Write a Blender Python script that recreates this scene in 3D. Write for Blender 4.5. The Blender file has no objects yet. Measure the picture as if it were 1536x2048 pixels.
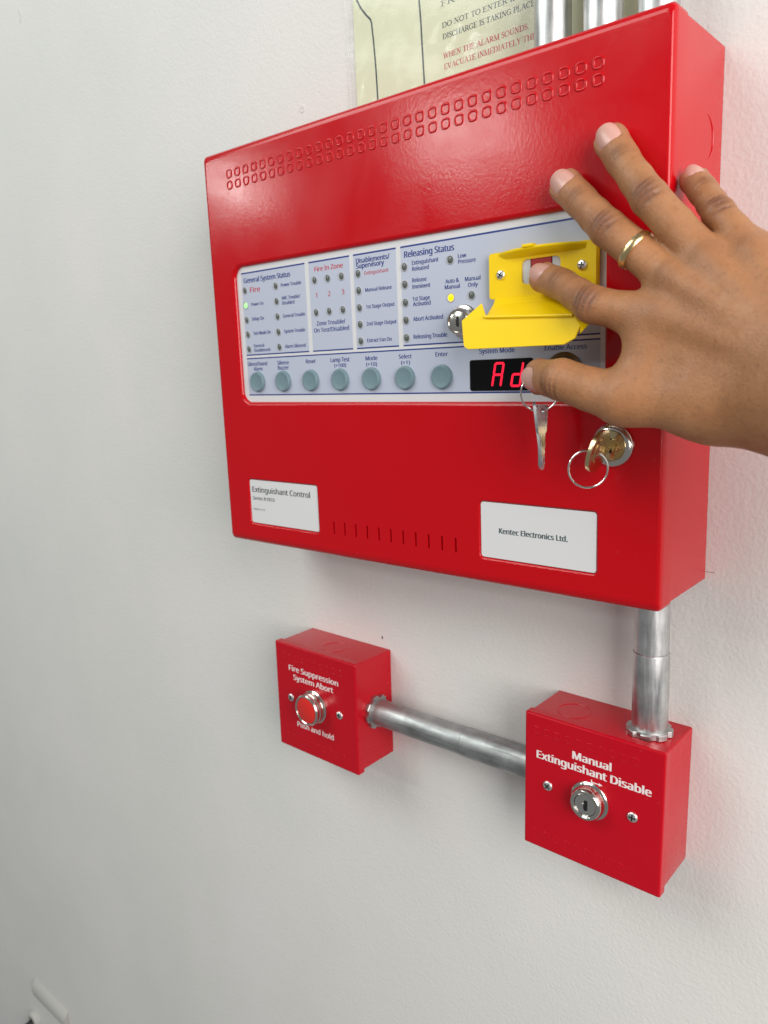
import bpy, math, random
import numpy as np
from mathutils import Vector, Matrix, geometry

random.seed(7)
S = 0.001                                   # the scene is written in millimetres
sc = bpy.context.scene
COL = sc.collection
PI = math.pi

# ---------------------------------------------------------------- camera, world, lamps, exposure
cam_d = bpy.data.cameras.new('camera')
cam = bpy.data.objects.new('camera', cam_d)
COL.objects.link(cam)
cam_d.sensor_fit = 'VERTICAL'
cam_d.sensor_height = 36.0
cam_d.lens = 36.0 * 1554.755 / 2048.0
cam_d.clip_start = 0.01
cam_d.clip_end = 50.0
RR = ((0.75923444, 0.64963996, -0.03912781), (0.09030889, -0.16470195, -0.98220037), (-0.64452104, 0.74218676, -0.18371566))
cam.matrix_world = Matrix(((RR[0][0], -RR[1][0], -RR[2][0], 0.352991), (RR[0][1], -RR[1][1], -RR[2][1], -0.496870),
                           (RR[0][2], -RR[1][2], -RR[2][2], -0.014516), (0, 0, 0, 1)))
cam_d.dof.use_dof = True
cam_d.dof.focus_distance = 0.50
cam_d.dof.aperture_fstop = 12.0
sc.camera = cam

world = bpy.data.worlds.new('World')
sc.world = world
world.use_nodes = True
bg = world.node_tree.nodes['Background']
bg.inputs[0].default_value = (0.97, 0.98, 0.97, 1)
bg.inputs[1].default_value = 0.20

def area(name, loc, target, size, sizey, power, col):
    d = bpy.data.lights.new(name, 'AREA')
    d.shape = 'RECTANGLE'
    d.size, d.size_y, d.energy, d.color = size, sizey, power, col
    o = bpy.data.objects.new(name, d)
    COL.objects.link(o)
    o.location = loc
    o.rotation_euler = (Vector(target) - Vector(loc)).to_track_quat('-Z', 'Y').to_euler()
    return o
area('window_light', (1.50, -0.85, 0.30), (0.15, 0, -0.10), 1.1, 1.2, 36, (1.0, 0.93, 0.895))
area('ceiling_glow', (-1.30, -1.75, 1.75), (-0.3, 0, -0.3), 2.0, 1.3, 40, (0.965, 1.0, 0.965))
area('ceiling_lamp', (-1.62, -2.55, 0.92), (-0.1, 0, 0.1), 0.40, 0.22, 5.5, (0.95, 1.0, 0.96))
area('ceiling_lamp', (-3.05, -2.45, 0.95), (-0.1, 0, 0.1), 0.30, 0.18, 4, (0.95, 1.0, 0.96))
vs = sc.view_settings
vs.view_transform = 'Standard'
vs.look = 'None'
vs.gamma = 1.0
vs.exposure = 0.0
vs.use_curve_mapping = False

# ---------------------------------------------------------------- materials
def principled(name, col, rough=0.5, metal=0.0, **kw):
    m = bpy.data.materials.new(name)
    m.use_nodes = True
    b = m.node_tree.nodes['Principled BSDF']
    b.inputs['Base Color'].default_value = (*col, 1)
    b.inputs['Roughness'].default_value = rough
    b.inputs['Metallic'].default_value = metal
    for k, v in kw.items():
        b.inputs[k].default_value = v
    return m
def N(m, t, **kw):
    n = m.node_tree.nodes.new(t)
    for k, v in kw.items():
        setattr(n, k, v)
    return n
def link(m, a, b):
    m.node_tree.links.new(a, b)
def coords(m):
    return N(m, 'ShaderNodeNewGeometry').outputs['Position']
def noise(m, scale, detail=3, rough=0.5, vec=None, dist=0.0):
    n = N(m, 'ShaderNodeTexNoise')
    n.inputs['Scale'].default_value = scale
    n.inputs['Detail'].default_value = detail
    n.inputs['Roughness'].default_value = rough
    n.inputs['Distortion'].default_value = dist
    link(m, vec if vec is not None else coords(m), n.inputs['Vector'])
    return n.outputs['Fac']
def maprange(m, v, a, b, c, d):
    n = N(m, 'ShaderNodeMapRange')
    for i, x in enumerate((a, b, c, d)):
        n.inputs[i + 1].default_value = x
    link(m, v, n.inputs[0])
    return n.outputs[0]
def bump(m, h, strength, dist, prev=None):
    n = N(m, 'ShaderNodeBump')
    n.inputs['Strength'].default_value = strength
    n.inputs['Distance'].default_value = dist
    link(m, h, n.inputs['Height'])
    if prev is not None:
        link(m, prev, n.inputs['Normal'])
    return n.outputs['Normal']
def mix(m, f, a, b, mode='MIX'):
    n = N(m, 'ShaderNodeMix', data_type='RGBA', blend_type=mode)
    for s, v in ((n.inputs[0], f), (n.inputs[6], a), (n.inputs[7], b)):
        if isinstance(v, (int, float)):
            s.default_value = v
        elif isinstance(v, tuple):
            s.default_value = (*v, 1)
        else:
            link(m, v, s)
    return n.outputs[2]
def B(m):
    return m.node_tree.nodes['Principled BSDF']
def scaled(m, sx, sy, sz):
    n = N(m, 'ShaderNodeVectorMath', operation='MULTIPLY')
    link(m, coords(m), n.inputs[0])
    n.inputs[1].default_value = (sx, sy, sz)
    return n.outputs[0]

M = {}
# painted wall: roller stipple, faint blotches and scuffs
w = principled('painted_wall', (0.62, 0.615, 0.60), 0.55)
stp = noise(w, 330, 3, 0.55)
stp2 = noise(w, 90, 2, 0.5)
link(w, bump(w, stp, 0.45, 0.0008, bump(w, stp2, 0.2, 0.0010)), B(w).inputs['Normal'])
bl = noise(w, 5, 4, 0.6)
c = mix(w, maprange(w, bl, 0.3, 0.7, 0, 1), (0.68, 0.69, 0.665), (0.735, 0.725, 0.71))
sf = noise(w, 26, 5, 0.7, scaled(w, 1.0, 1.0, 0.35))
c = mix(w, maprange(w, sf, 0.66, 0.80, 0, 0.35), c, (0.46, 0.46, 0.45))
link(w, c, B(w).inputs['Base Color'])
M['wall'] = w

def red_paint(name, col, rough, bs, bd, smear):
    m = principled(name, col, rough)
    B(m).inputs['Specular IOR Level'].default_value = 0.36
    h = noise(m, bs, 2, 0.5)
    link(m, bump(m, h, 0.6, bd), B(m).inputs['Normal'])
    sm = noise(m, 22, 5, 0.65, None, 0.6)
    link(m, maprange(m, sm, 0.35, 0.75, rough - 0.03, rough + smear), B(m).inputs['Roughness'])
    sp = noise(m, 260, 2, 0.5)
    sp2 = noise(m, 14, 3, 0.6)
    k = N(m, 'ShaderNodeMath', operation='MULTIPLY')
    link(m, maprange(m, sp, 0.72, 0.80, 0, 0.35), k.inputs[0])
    link(m, maprange(m, sp2, 0.52, 0.70, 0, 1), k.inputs[1])
    link(m, mix(m, k.outputs[0], col, (0.55, 0.16, 0.15)), B(m).inputs['Base Color'])
    return m
M['red'] = red_paint('red_powder_coat', (0.50, 0.001, 0.006), 0.17, 520, 0.00007, 0.06)
M['red2'] = red_paint('red_gloss_paint', (0.47, 0.001, 0.011), 0.22, 300, 0.00006, 0.12)
M['redbtn'] = principled('red_button_plastic', (0.62, 0.02, 0.015), 0.35)
M['black'] = principled('black_void', (0.004, 0.004, 0.004), 0.6)
M['fascia'] = principled('white_membrane', (0.66, 0.67, 0.69), 0.34)
M['zone'] = principled('pale_blue_membrane', (0.47, 0.515, 0.63), 0.36)
M['label'] = principled('white_label', (0.68, 0.69, 0.70), 0.4)
M['blue'] = principled('blue_ink', (0.012, 0.035, 0.22), 0.45)
M['redink'] = principled('red_ink', (0.52, 0.035, 0.06), 0.45)
M['darkink'] = principled('dark_ink', (0.035, 0.05, 0.06), 0.5)
M['tealink'] = principled('teal_grey_ink', (0.06, 0.10, 0.11), 0.5)
M['whiteink'] = principled('white_ink', (0.80, 0.72, 0.72), 0.5)
M['button'] = principled('teal_grey_button', (0.16, 0.25, 0.285), 0.38)
M['bezel'] = principled('lamp_bezel', (0.40, 0.42, 0.45), 0.35)
M['lens'] = principled('grey_lens', (0.10, 0.115, 0.11), 0.25)
M['yellow'] = principled('yellow_plastic', (0.92, 0.64, 0.0), 0.42, **{'Specular IOR Level': 0.3})
M['switchframe'] = principled('pale_switch_frame', (0.58, 0.60, 0.62), 0.4)
M['redswitch'] = principled('dark_red_rocker', (0.34, 0.012, 0.012), 0.35)
M['display'] = principled('display_glass', (0.004, 0.004, 0.005), 0.15, **{'Specular IOR Level': 0.2})
M['cable'] = principled('dark_cable', (0.02, 0.018, 0.018), 0.5)
M['plastic'] = principled('white_plastic', (0.66, 0.66, 0.63), 0.5)
M['dull'] = principled('dull_grey_plastic', (0.50, 0.50, 0.475), 0.7)
def emis(name, col, base, s):
    m = principled(name, base, 0.3)
    B(m).inputs['Emission Color'].default_value = (*col, 1)
    B(m).inputs['Emission Strength'].default_value = s
    return m
M['segment'] = emis('lit_segment', (1.0, 0.010, 0.045), (0.3, 0.0, 0.01), 1.1)
M['greenled'] = emis('green_lamp', (0.35, 1.0, 0.25), (0.3, 0.6, 0.3), 0.75)
M['amberled'] = emis('amber_lamp', (1.0, 0.50, 0.0), (0.8, 0.5, 0.0), 1.5)
def metal(name, col, rough, streak=None, bumpy=0.0):
    m = principled(name, col, rough, 1.0)
    if streak:
        s = noise(m, 60, 4, 0.6, scaled(m, *streak))
        link(m, maprange(m, s, 0.3, 0.7, rough - 0.10, rough + 0.16), B(m).inputs['Roughness'])
        s2 = noise(m, 45, 5, 0.65)
        cc = mix(m, maprange(m, s2, 0.35, 0.7, 0, 1), col, tuple(x * 0.62 for x in col))
        link(m, cc, B(m).inputs['Base Color'])
        link(m, bump(m, s, 0.25, 0.0003), B(m).inputs['Normal'])
    return m
M['galvz'] = metal('galvanised_steel', (0.74, 0.76, 0.76), 0.38, (6, 6, 0.5))
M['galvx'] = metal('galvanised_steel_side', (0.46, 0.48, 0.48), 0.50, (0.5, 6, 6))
M['zinc'] = metal('cast_zinc', (0.60, 0.60, 0.60), 0.42, (1, 1, 1))
M['chrome'] = metal('nickel_chrome', (0.72, 0.69, 0.64), 0.16)
M['steel'] = metal('bright_steel', (0.74, 0.73, 0.71), 0.22)
M['screwmetal'] = metal('screw_zinc', (0.88, 0.88, 0.87), 0.38)
M['brass'] = metal('polished_brass', (0.74, 0.58, 0.33), 0.22)
M['darkchrome'] = metal('darkened_chrome', (0.22, 0.18, 0.13), 0.4)  # rougher chrome, colour darkened to paint out its yellow reflection
M['keysteel'] = metal('key_steel', (0.62, 0.64, 0.66), 0.26)
M['gold'] = metal('gold', (0.86, 0.66, 0.34), 0.27)

# skin
sk = principled('skin', (0.40, 0.205, 0.105), 0.5, **{'Subsurface Weight': 0.22, 'Subsurface Radius': (0.004, 0.0018, 0.0010)})
at = N(sk, 'ShaderNodeAttribute', attribute_name='knuckle')
tp = N(sk, 'ShaderNodeAttribute', attribute_name='tip')
c = mix(sk, maprange(sk, noise(sk, 55, 4, 0.6), 0.3, 0.7, 0, 1), (0.338, 0.149, 0.060), (0.418, 0.198, 0.088))
c = mix(sk, maprange(sk, noise(sk, 420, 3, 0.6), 0.52, 0.74, 0, 0.45), c, (0.22, 0.095, 0.044))
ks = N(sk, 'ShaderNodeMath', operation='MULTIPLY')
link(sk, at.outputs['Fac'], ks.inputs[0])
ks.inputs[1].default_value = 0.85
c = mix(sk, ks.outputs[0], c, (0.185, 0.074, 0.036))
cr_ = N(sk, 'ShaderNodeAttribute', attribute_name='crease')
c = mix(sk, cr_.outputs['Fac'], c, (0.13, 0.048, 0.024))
ts = N(sk, 'ShaderNodeMath', operation='MULTIPLY')
link(sk, tp.outputs['Fac'], ts.inputs[0])
ts.inputs[1].default_value = 0.6
c = mix(sk, ts.outputs[0], c, (0.43, 0.19, 0.118))
link(sk, c, B(sk).inputs['Base Color'])
b1 = bump(sk, noise(sk, 800, 3, 0.6), 0.45, 0.0006)
b2 = bump(sk, noise(sk, 380, 4, 0.65, None, 0.8), 0.45, 0.0005, b1)
link(sk, b2, B(sk).inputs['Normal'])
link(sk, maprange(sk, noise(sk, 130, 3, 0.6), 0.3, 0.7, 0.42, 0.60), B(sk).inputs['Roughness'])
M['skin'] = sk
M['nail'] = principled('fingernail', (0.60, 0.34, 0.285), 0.28, **{'Subsurface Weight': 0.1, 'Subsurface Radius': (0.002, 0.001, 0.0006)})

# paper and clear film
pm = principled('pale_green_paper', (0.73, 0.77, 0.565), 0.7)
M['paper'] = pm
fm = bpy.data.materials.new('clear_film')
fm.use_nodes = True
nt = fm.node_tree
nt.nodes.remove(nt.nodes['Principled BSDF'])
tr = nt.nodes.new('ShaderNodeBsdfTransparent')
tr.inputs[0].default_value = (0.965, 0.97, 0.96, 1)
gl = nt.nodes.new('ShaderNodeBsdfGlossy')
gl.inputs['Roughness'].default_value = 0.16
fr = nt.nodes.new('ShaderNodeMapRange')
lw = nt.nodes.new('ShaderNodeLayerWeight')
pw = nt.nodes.new('ShaderNodeMath')
pw.operation = 'POWER'
pw.inputs[1].default_value = 4.0
nt.links.new(lw.outputs['Facing'], pw.inputs[0])
nt.links.new(pw.outputs[0], fr.inputs[0])
fr.inputs[3].default_value = 0.035
fr.inputs[4].default_value = 0.45
ms = nt.nodes.new('ShaderNodeMixShader')
nt.links.new(fr.outputs[0], ms.inputs[0])
nt.links.new(tr.outputs[0], ms.inputs[1])
nt.links.new(gl.outputs[0], ms.inputs[2])
nt.links.new(ms.outputs[0], nt.nodes['Material Output'].inputs[0])
bn = bump(fm, noise(fm, 80, 4, 0.6, None, 0.8), 0.45, 0.0008)
nt.links.new(bn, gl.inputs['Normal'])
M['film'] = fm

# ---------------------------------------------------------------- builders
ABS = {}
def place(o, loc, parent):
    base = ABS[parent.name] if parent is not None else (0, 0, 0)
    ABS[o.name] = tuple(loc)
    o.parent = parent
    o.location = tuple((loc[i] - base[i]) * S for i in range(3))
def tag(o, label=None, cat=None, group=None, kind=None):
    for k, v in (('label', label), ('category', cat), ('group', group), ('kind', kind)):
        if v:
            o[k] = v
    return o
def thing(name, loc, label, cat, group=None):
    o = bpy.data.objects.new(name, None)
    o.empty_display_size = 0.01
    COL.objects.link(o)
    place(o, loc, None)
    return tag(o, label, cat, group)
def mesh_of(name, vf, mats, smooth=35):
    v, f = vf[0], vf[1]
    me = bpy.data.meshes.new(name)
    me.from_pydata([(a * S, b * S, c_ * S) for a, b, c_ in v], [], f)
    me.update()
    for m in (mats if isinstance(mats, (list, tuple)) else [mats]):
        me.materials.append(M[m])
    if len(vf) > 2:
        for p, i in zip(me.polygons, vf[2]):
            p.material_index = i
    if smooth:
        for p in me.polygons:
            p.use_smooth = True
        me.set_sharp_from_angle(angle=math.radians(smooth))
    return me
def part(name, vf, mats, parent, loc=None, smooth=35):
    """vf is written in millimetres around loc (absolute)."""
    me = vf if isinstance(vf, bpy.types.Mesh) else mesh_of(name, vf, mats, smooth)
    o = bpy.data.objects.new(name, me)
    COL.objects.link(o)
    place(o, loc if loc is not None else (ABS[parent.name] if parent is not None else (0, 0, 0)), parent)
    return o
def join(*vfs):
    v, f, mi = [], [], []
    for vf in vfs:
        n = len(v)
        v += list(vf[0])
        f += [tuple(i + n for i in q) for q in vf[1]]
        mi += list(vf[2]) if len(vf) > 2 else [0] * len(vf[1])
    return v, f, mi
def mi(vf, i):
    return vf[0], vf[1], [i] * len(vf[1])
def shift(vf, d):
    return [(a + d[0], b + d[1], c_ + d[2]) for a, b, c_ in vf[0]], *vf[1:]
def rrect(cx, cz, w, h, r, n=4):
    r = max(min(r, w / 2 - 1e-4, h / 2 - 1e-4), 0.01)
    out = []
    for sx, sz, a0 in ((1, 1, 0), (-1, 1, 90), (-1, -1, 180), (1, -1, 270)):
        for k in range(n + 1):
            a = math.radians(a0 + 90 * k / n)
            out.append((cx + sx * (w / 2 - r) + r * math.cos(a), cz + sz * (h / 2 - r) + r * math.sin(a)))
    return out
def loft(loops, cap0=False, cap1=False, closed=True):
    """loops: lists of 3D points, same count"""
    n = len(loops[0])
    v = [p for l in loops for p in l]
    f = []
    for i in range(len(loops) - 1):
        for k in range(n if closed else n - 1):
            a, b = i * n + k, i * n + (k + 1) % n
            f.append((a, b, b + n, a + n))
    if cap0:
        f.append(tuple(range(n))[::-1])
    if cap1:
        f.append(tuple(range((len(loops) - 1) * n, len(loops) * n)))
    return v, f
def xz(loop, y):
    return [(x, y, z) for x, z in loop]
def slab(loop, y0, y1, bev=0.0):
    """solid from an xz loop, front (toward the viewer) at y0 < y1, with a small bevel"""
    if bev <= 0:
        return loft([xz(loop, y1), xz(loop, y0)], True, True)
    cx = sum(p[0] for p in loop) / len(loop)
    cz = sum(p[1] for p in loop) / len(loop)
    w = max(p[0] for p in loop) - min(p[0] for p in loop)
    h = max(p[1] for p in loop) - min(p[1] for p in loop)
    def ins(k):
        return [(cx + (x - cx) * (1 - 2 * k / w), cz + (z - cz) * (1 - 2 * k / h)) for x, z in loop]
    return loft([xz(loop, y1), xz(loop, y0 + bev), xz(ins(bev * 0.3), y0 + bev * 0.3), xz(ins(bev), y0)], True, True)
def lathe(prof, n=32, axis='y', cap=True):
    """prof: (radius, height) pairs; height runs toward the viewer (-y), or along +z / +x"""
    loops = []
    for r, h in prof:
        l = []
        for k in range(n):
            a = 2 * PI * k / n
            u, v_ = r * math.cos(a), r * math.sin(a)
            l.append({'y': (u, -h, v_), 'z': (u, v_, h), 'x': (h, u, v_)}[axis])
        loops.append(l)
    return loft(loops, False, cap)
def tube(path, r, n=10, closed=False, cap=True):
    P = [Vector(p) for p in path]
    loops = []
    nrm = None
    for i, p in enumerate(P):
        a = P[i - 1] if (i > 0 or closed) else p
        b = P[(i + 1) % len(P)] if (i < len(P) - 1 or closed) else p
        t = (b - a).normalized()
        if nrm is None:
            nrm = t.orthogonal().normalized()
        nrm = (nrm - t * nrm.dot(t)).normalized()
        bi = t.cross(nrm)
        rr = r[i] if isinstance(r, (list, tuple)) else r
        loops.append([tuple(p + rr * (math.cos(2 * PI * k / n) * nrm + math.sin(2 * PI * k / n) * bi)) for k in range(n)])
    if closed:
        loops.append(loops[0])
        return loft(loops)
    return loft(loops, cap, cap)
def holed(outer, holes, y):
    polys = [[Vector((x, z, 0)) for x, z in l] for l in [outer] + holes]
    tris = geometry.tessellate_polygon(polys)
    flat = [p for l in polys for p in l]
    out = []
    for t in tris:
        a, b, c_ = (flat[i] for i in t)
        if abs((b - a).cross(c_ - a).z) < 1e-9:
            continue
        out.append(tuple(t) if (b - a).cross(c_ - a).z < 0 else tuple(reversed(t)))
    return [(p.x, y, p.y) for p in flat], [tuple(reversed(t)) for t in out]

# lettering ------------------------------------------------------------------
TEXTQ = []
try:
    FONT = bpy.data.fonts.load(bpy.utils.system_resource('DATAFILES') + '/fonts/NotoSansHebrew-Regular.woff2')
except Exception:
    FONT = None
def text(s, x0, z0, x1, cap, y, mat, parent, rot=0.0, bold=0.0, name='printed_text'):
    TEXTQ.append((s, x0, z0, x1, cap, y, mat, parent, rot, bold, name))
def flush_text():
    tmp = []
    for q in TEXTQ:
        cu = bpy.data.curves.new('t', 'FONT')
        cu.body = q[0]
        if FONT is not None:
            cu.font = FONT
        cu.resolution_u = 3
        o = bpy.data.objects.new('t', cu)
        COL.objects.link(o)
        tmp.append(o)
    ref = bpy.data.curves.new('t', 'FONT')
    ref.body = 'E'
    if FONT is not None:
        ref.font = FONT
    ro = bpy.data.objects.new('t', ref)
    COL.objects.link(ro)
    bpy.context.view_layer.update()
    dg = bpy.context.evaluated_depsgraph_get()
    rm = bpy.data.meshes.new_from_object(ro.evaluated_get(dg))
    CAPH = max(v.co.y for v in rm.vertices)
    bpy.data.meshes.remove(rm)
    bpy.data.objects.remove(ro)
    bpy.data.curves.remove(ref)
    for o, (s, x0, z0, x1, cap, y, mat, parent, rot, bold, name) in zip(tmp, TEXTQ):
        src = bpy.data.meshes.new_from_object(o.evaluated_get(dg))
        co = np.zeros(len(src.vertices) * 3)
        src.vertices.foreach_get('co', co)
        co = co.reshape(-1, 3)
        lo, hi = co[:, 0].min(), co[:, 0].max()
        sx = (x1 - x0) / (hi - lo)
        sz = cap / CAPH
        X = (co[:, 0] - lo) * sx
        Z = co[:, 1] * sz
        cr, sr = math.cos(rot), math.sin(rot)
        base = ABS[parent.name]
        v, f = [], []
        for j, e in enumerate((0,) if bold <= 0 else (-1, 0, 1)):
            n0 = len(v)
            v += [((x + e * bold * cap) * cr - z * sr, -0.012 * j, (x + e * bold * cap) * sr + z * cr) for x, z in zip(X, Z)]
            f += [tuple(i + n0 for i in p.vertices) for p in src.polygons]
        part(name, (v, f), mat, parent, (x0, y, z0), smooth=0)
        bpy.data.meshes.remove(src)
    for o in tmp:
        cu = o.data
        bpy.data.objects.remove(o)
        bpy.data.curves.remove(cu)
    TEXTQ.clear()

# serif capitals for the notice, drawn stroke by stroke
TK, TN = 0.13, 0.045
def arc(cx, cy, rx, ry, a0, a1, t0, t1, n=10):
    out = []
    for k in range(n):
        p, q = [math.radians(a0 + (a1 - a0) * (k + e) / n) for e in (0, 1)]
        w_ = lambda a: t1 + (t0 - t1) * abs(math.cos(a))
        out.append((cx + rx * math.cos(p), cy + ry * math.sin(p), cx + rx * math.cos(q), cy + ry * math.sin(q), (w_(p) + w_(q)) / 2))
    return out
def stem(x, y0=0, y1=1, t=TK, top=1, bot=1):
    s = [(x, y0, x, y1, t)]
    if bot: s.append((x - 0.15, y0 + TN / 2, x + 0.15, y0 + TN / 2, TN))
    if top: s.append((x - 0.15, y1 - TN / 2, x + 0.15, y1 - TN / 2, TN))
    return s
def hb(x0, x1, y, t=TN):
    return [(x0, y, x1, y, t)]
SERIF = {
 'A': (0.78, [(0.12, 0, 0.39, 1, TN), (0.39, 1, 0.68, 0, TK)] + hb(0.22, 0.56, 0.33) + hb(0, 0.24, TN / 2) + hb(0.54, 0.80, TN / 2)),
 'C': (0.72, arc(0.37, 0.5, 0.31, 0.48, 45, 315, TK, TN, 14) + [(0.62, 0.98, 0.62, 0.68, TN)]),
 'D': (0.78, stem(0.16) + hb(0.1, 0.38, 1 - TN / 2) + hb(0.1, 0.38, TN / 2) + arc(0.36, 0.5, 0.33, 0.48, -90, 90, TK, TN, 10)),
 'E': (0.66, stem(0.16) + hb(0.1, 0.58, 1 - TN / 2) + hb(0.1, 0.62, TN / 2) + hb(0.16, 0.44, 0.52) + [(0.57, 1, 0.57, 0.8, TN), (0.61, 0, 0.61, 0.24, TN), (0.43, 0.42, 0.43, 0.62, TN)]),
 'F': (0.60, stem(0.16) + hb(0.1, 0.56, 1 - TN / 2) + hb(0.16, 0.44, 0.5) + [(0.55, 1, 0.55, 0.8, TN), (0.43, 0.4, 0.43, 0.6, TN)]),
 'G': (0.78, arc(0.38, 0.5, 0.32, 0.48, 45, 330, TK, TN, 14) + [(0.63, 0.98, 0.63, 0.7, TN), (0.64, 0.08, 0.64, 0.42, TK * .9)] + hb(0.5, 0.74, 0.42)),
 'H': (0.80, stem(0.17) + stem(0.63) + hb(0.17, 0.63, 0.52)),
 'I': (0.36, stem(0.18)),
 'K': (0.76, stem(0.16) + [(0.18, 0.45, 0.58, 0.97, TN), (0.30, 0.60, 0.64, 0.02, TK)] + hb(0.46, 0.70, 1 - TN / 2) + hb(0.52, 0.78, TN / 2)),
 'L': (0.64, stem(0.16) + hb(0.1, 0.60, TN / 2) + [(0.59, 0, 0.59, 0.26, TN)]),
 'M': (0.96, stem(0.15, t=TN) + stem(0.80) + [(0.15, 1, 0.47, 0.04, TK), (0.47, 0.04, 0.80, 1, TN)]),
 'N': (0.80, stem(0.15, t=TN) + [(0.15, 1, 0.64, 0.02, TK), (0.64, 0, 0.64, 1, TN)] + hb(0.5, 0.78, 1 - TN / 2)),
 'O': (0.78, arc(0.38, 0.5, 0.32, 0.48, 0, 360, TK, TN, 18)),
 'P': (0.62, stem(0.16) + hb(0.1, 0.32, 1 - TN / 2) + hb(0.16, 0.32, 0.46) + arc(0.31, 0.72, 0.24, 0.26, -90, 90, TK, TN, 8)),
 'R': (0.74, stem(0.16) + hb(0.1, 0.32, 1 - TN / 2) + hb(0.16, 0.32, 0.48) + arc(0.31, 0.73, 0.24, 0.25, -90, 90, TK, TN, 8) + [(0.34, 0.48, 0.64, 0.02, TK)] + hb(0.56, 0.76, TN / 2)),
 'S': (0.56, arc(0.27, 0.74, 0.19, 0.24, 50, 250, TK * .8, TN, 9) + [(0.20, 0.60, 0.36, 0.44, TK)] + arc(0.27, 0.27, 0.20, 0.25, 60, -140, TK * .8, TN, 9) + [(0.45, 0.98, 0.45, 0.72, TN), (0.08, 0.02, 0.08, 0.28, TN)]),
 'T': (0.66, stem(0.33, top=0) + hb(0.04, 0.62, 1 - TN / 2) + [(0.05, 1, 0.05, 0.78, TN), (0.61, 1, 0.61, 0.78, TN)]),
 'U': (0.80, [(0.17, 0.3, 0.17, 1, TK), (0.64, 0.3, 0.64, 1, TN)] + hb(0.03, 0.31, 1 - TN / 2) + hb(0.52, 0.76, 1 - TN / 2) + arc(0.405, 0.30, 0.235, 0.28, 180, 360, TK * .8, TN, 8)),
 'V': (0.78, [(0.12, 1, 0.40, 0, TK), (0.40, 0, 0.66, 1, TN)] + hb(0, 0.26, 1 - TN / 2) + hb(0.54, 0.78, 1 - TN / 2)),
 'W': (1.0, [(0.10, 1, 0.30, 0, TK), (0.30, 0, 0.50, 0.9, TN), (0.46, 1, 0.70, 0, TK), (0.70, 0, 0.90, 1, TN)] + hb(0, 0.22, 1 - TN / 2) + hb(0.8, 1.0, 1 - TN / 2)),
 'Y': (0.76, [(0.12, 1, 0.38, 0.45, TK), (0.38, 0.45, 0.64, 1, TN)] + stem(0.38, 0, 0.48, top=0) + hb(0, 0.26, 1 - TN / 2) + hb(0.52, 0.76, 1 - TN / 2)),
 '5': (0.52, [(0.14, 0.96, 0.44, 0.96, TN * 1.6), (0.14, 0.96, 0.10, 0.55, TN)] + arc(0.22, 0.31, 0.22, 0.28, 120, -130, TK, TN, 10)),
 '-': (0.38, hb(0.06, 0.32, 0.36, TN * 1.6)), '.': (0.26, [(0.12, 0, 0.12, 0.11, 0.11)]), '1': (0.44, stem(0.24, top=0) + [(0.10, 0.84, 0.24, 0.98, TN)]),
 '2': (0.52, arc(0.24, 0.74, 0.18, 0.24, 160, -40, TK, TN, 8) + [(0.38, 0.60, 0.08, 0.06, TN * 1.6), (0.06, 0.04, 0.46, 0.04, TN * 2)]),
 ' ': (0.30, []),
}
def serif(s, x0, z0, x1, cap, y, mat, parent, name='printed_text'):
    tot = sum(SERIF[ch][0] for ch in s)
    kx = (x1 - x0) / tot
    v, f = [], []
    pen = 0
    dy = 0
    for ch in s:
        wd, st = SERIF[ch]
        for (a, b, c_, d, t) in st:
            p, q = Vector(((pen + a) * kx, b * cap)), Vector(((pen + c_) * kx, d * cap))
            dr = (q - p)
            if dr.length < 1e-6: continue
            nn = Vector((-dr.y, dr.x)).normalized() * t * cap * 0.5 * 1.5
            n = len(v)
            for r in (p + nn, p - nn, q - nn, q + nn):
                v.append((r.x, -dy, r.y))
            f.append((n, n + 1, n + 2, n + 3))
            dy = (dy + 0.006) % 0.09
        pen += wd
    return part(name, (v, f), mat, parent, (x0, y, z0), smooth=0)

# ---------------------------------------------------------------- the wall
wall = part('wall', ([(-4200, 0, -2600), (3200, 0, -2600), (3200, 0, 2600), (-4200, 0, 2600)], [(0, 1, 2, 3)]), 'wall', None, (0, 0, 0), smooth=0)
tag(wall, kind='structure')

# ---------------------------------------------------------------- fire panel
D, W, H, LID = 77.6, 385.0, 317.65, 17.0
panel = thing('fire_control_panel', (0, 0, -H / 2), 'large red extinguishant control panel with white button fascia, under the hand', 'control panel')
hw, hh = W / 2, H / 2

# back box, open to the front behind the lid
bx0, bx1, bz0, bz1 = -hw + 0.7, hw - 0.7, -hh + 2.1, hh - 1.8
cx, cz, bw, bh = (bx0 + bx1) / 2, (bz0 + bz1) / 2, bx1 - bx0, bz1 - bz0
bl0 = rrect(cx, cz, bw, bh, 1.2, 3)
bb = loft([xz(bl0, -0.2), xz(bl0, -D + 12)], True, False)
backbox = part('back_box', shift(bb, (0, 0, hh)), 'red', panel)
def ring_bead(pts, r, h):
    """pts: closed 3D loop around the origin in a plane; raised bead, (tangent offset r, height h along -y)"""
    cxx = sum(p[0] for p in pts) / len(pts); czz = sum(p[1] for p in pts) / len(pts)
    def off(k):
        out = []
        n = len(pts)
        for i in range(n):
            a, b = pts[i - 1], pts[(i + 1) % n]
            t = Vector((b[0] - a[0], b[1] - a[1])).normalized()
            out.append((pts[i][0] + t.y * k, pts[i][1] - t.x * k))
        return out
    return loft([xz(off(r), 0.1), xz(off(r * 0.45), -h), xz(off(-r * 0.45), -h), xz(off(-r), 0.1)])
circ = [(12.5 * math.cos(2 * PI * k / 28), 12.5 * math.sin(2 * PI * k / 28)) for k in range(28)]
kb = ring_bead(circ, 0.7, 0.35)
kside = ([(-y, x, z) for x, y, z in kb[0]], kb[1])
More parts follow.
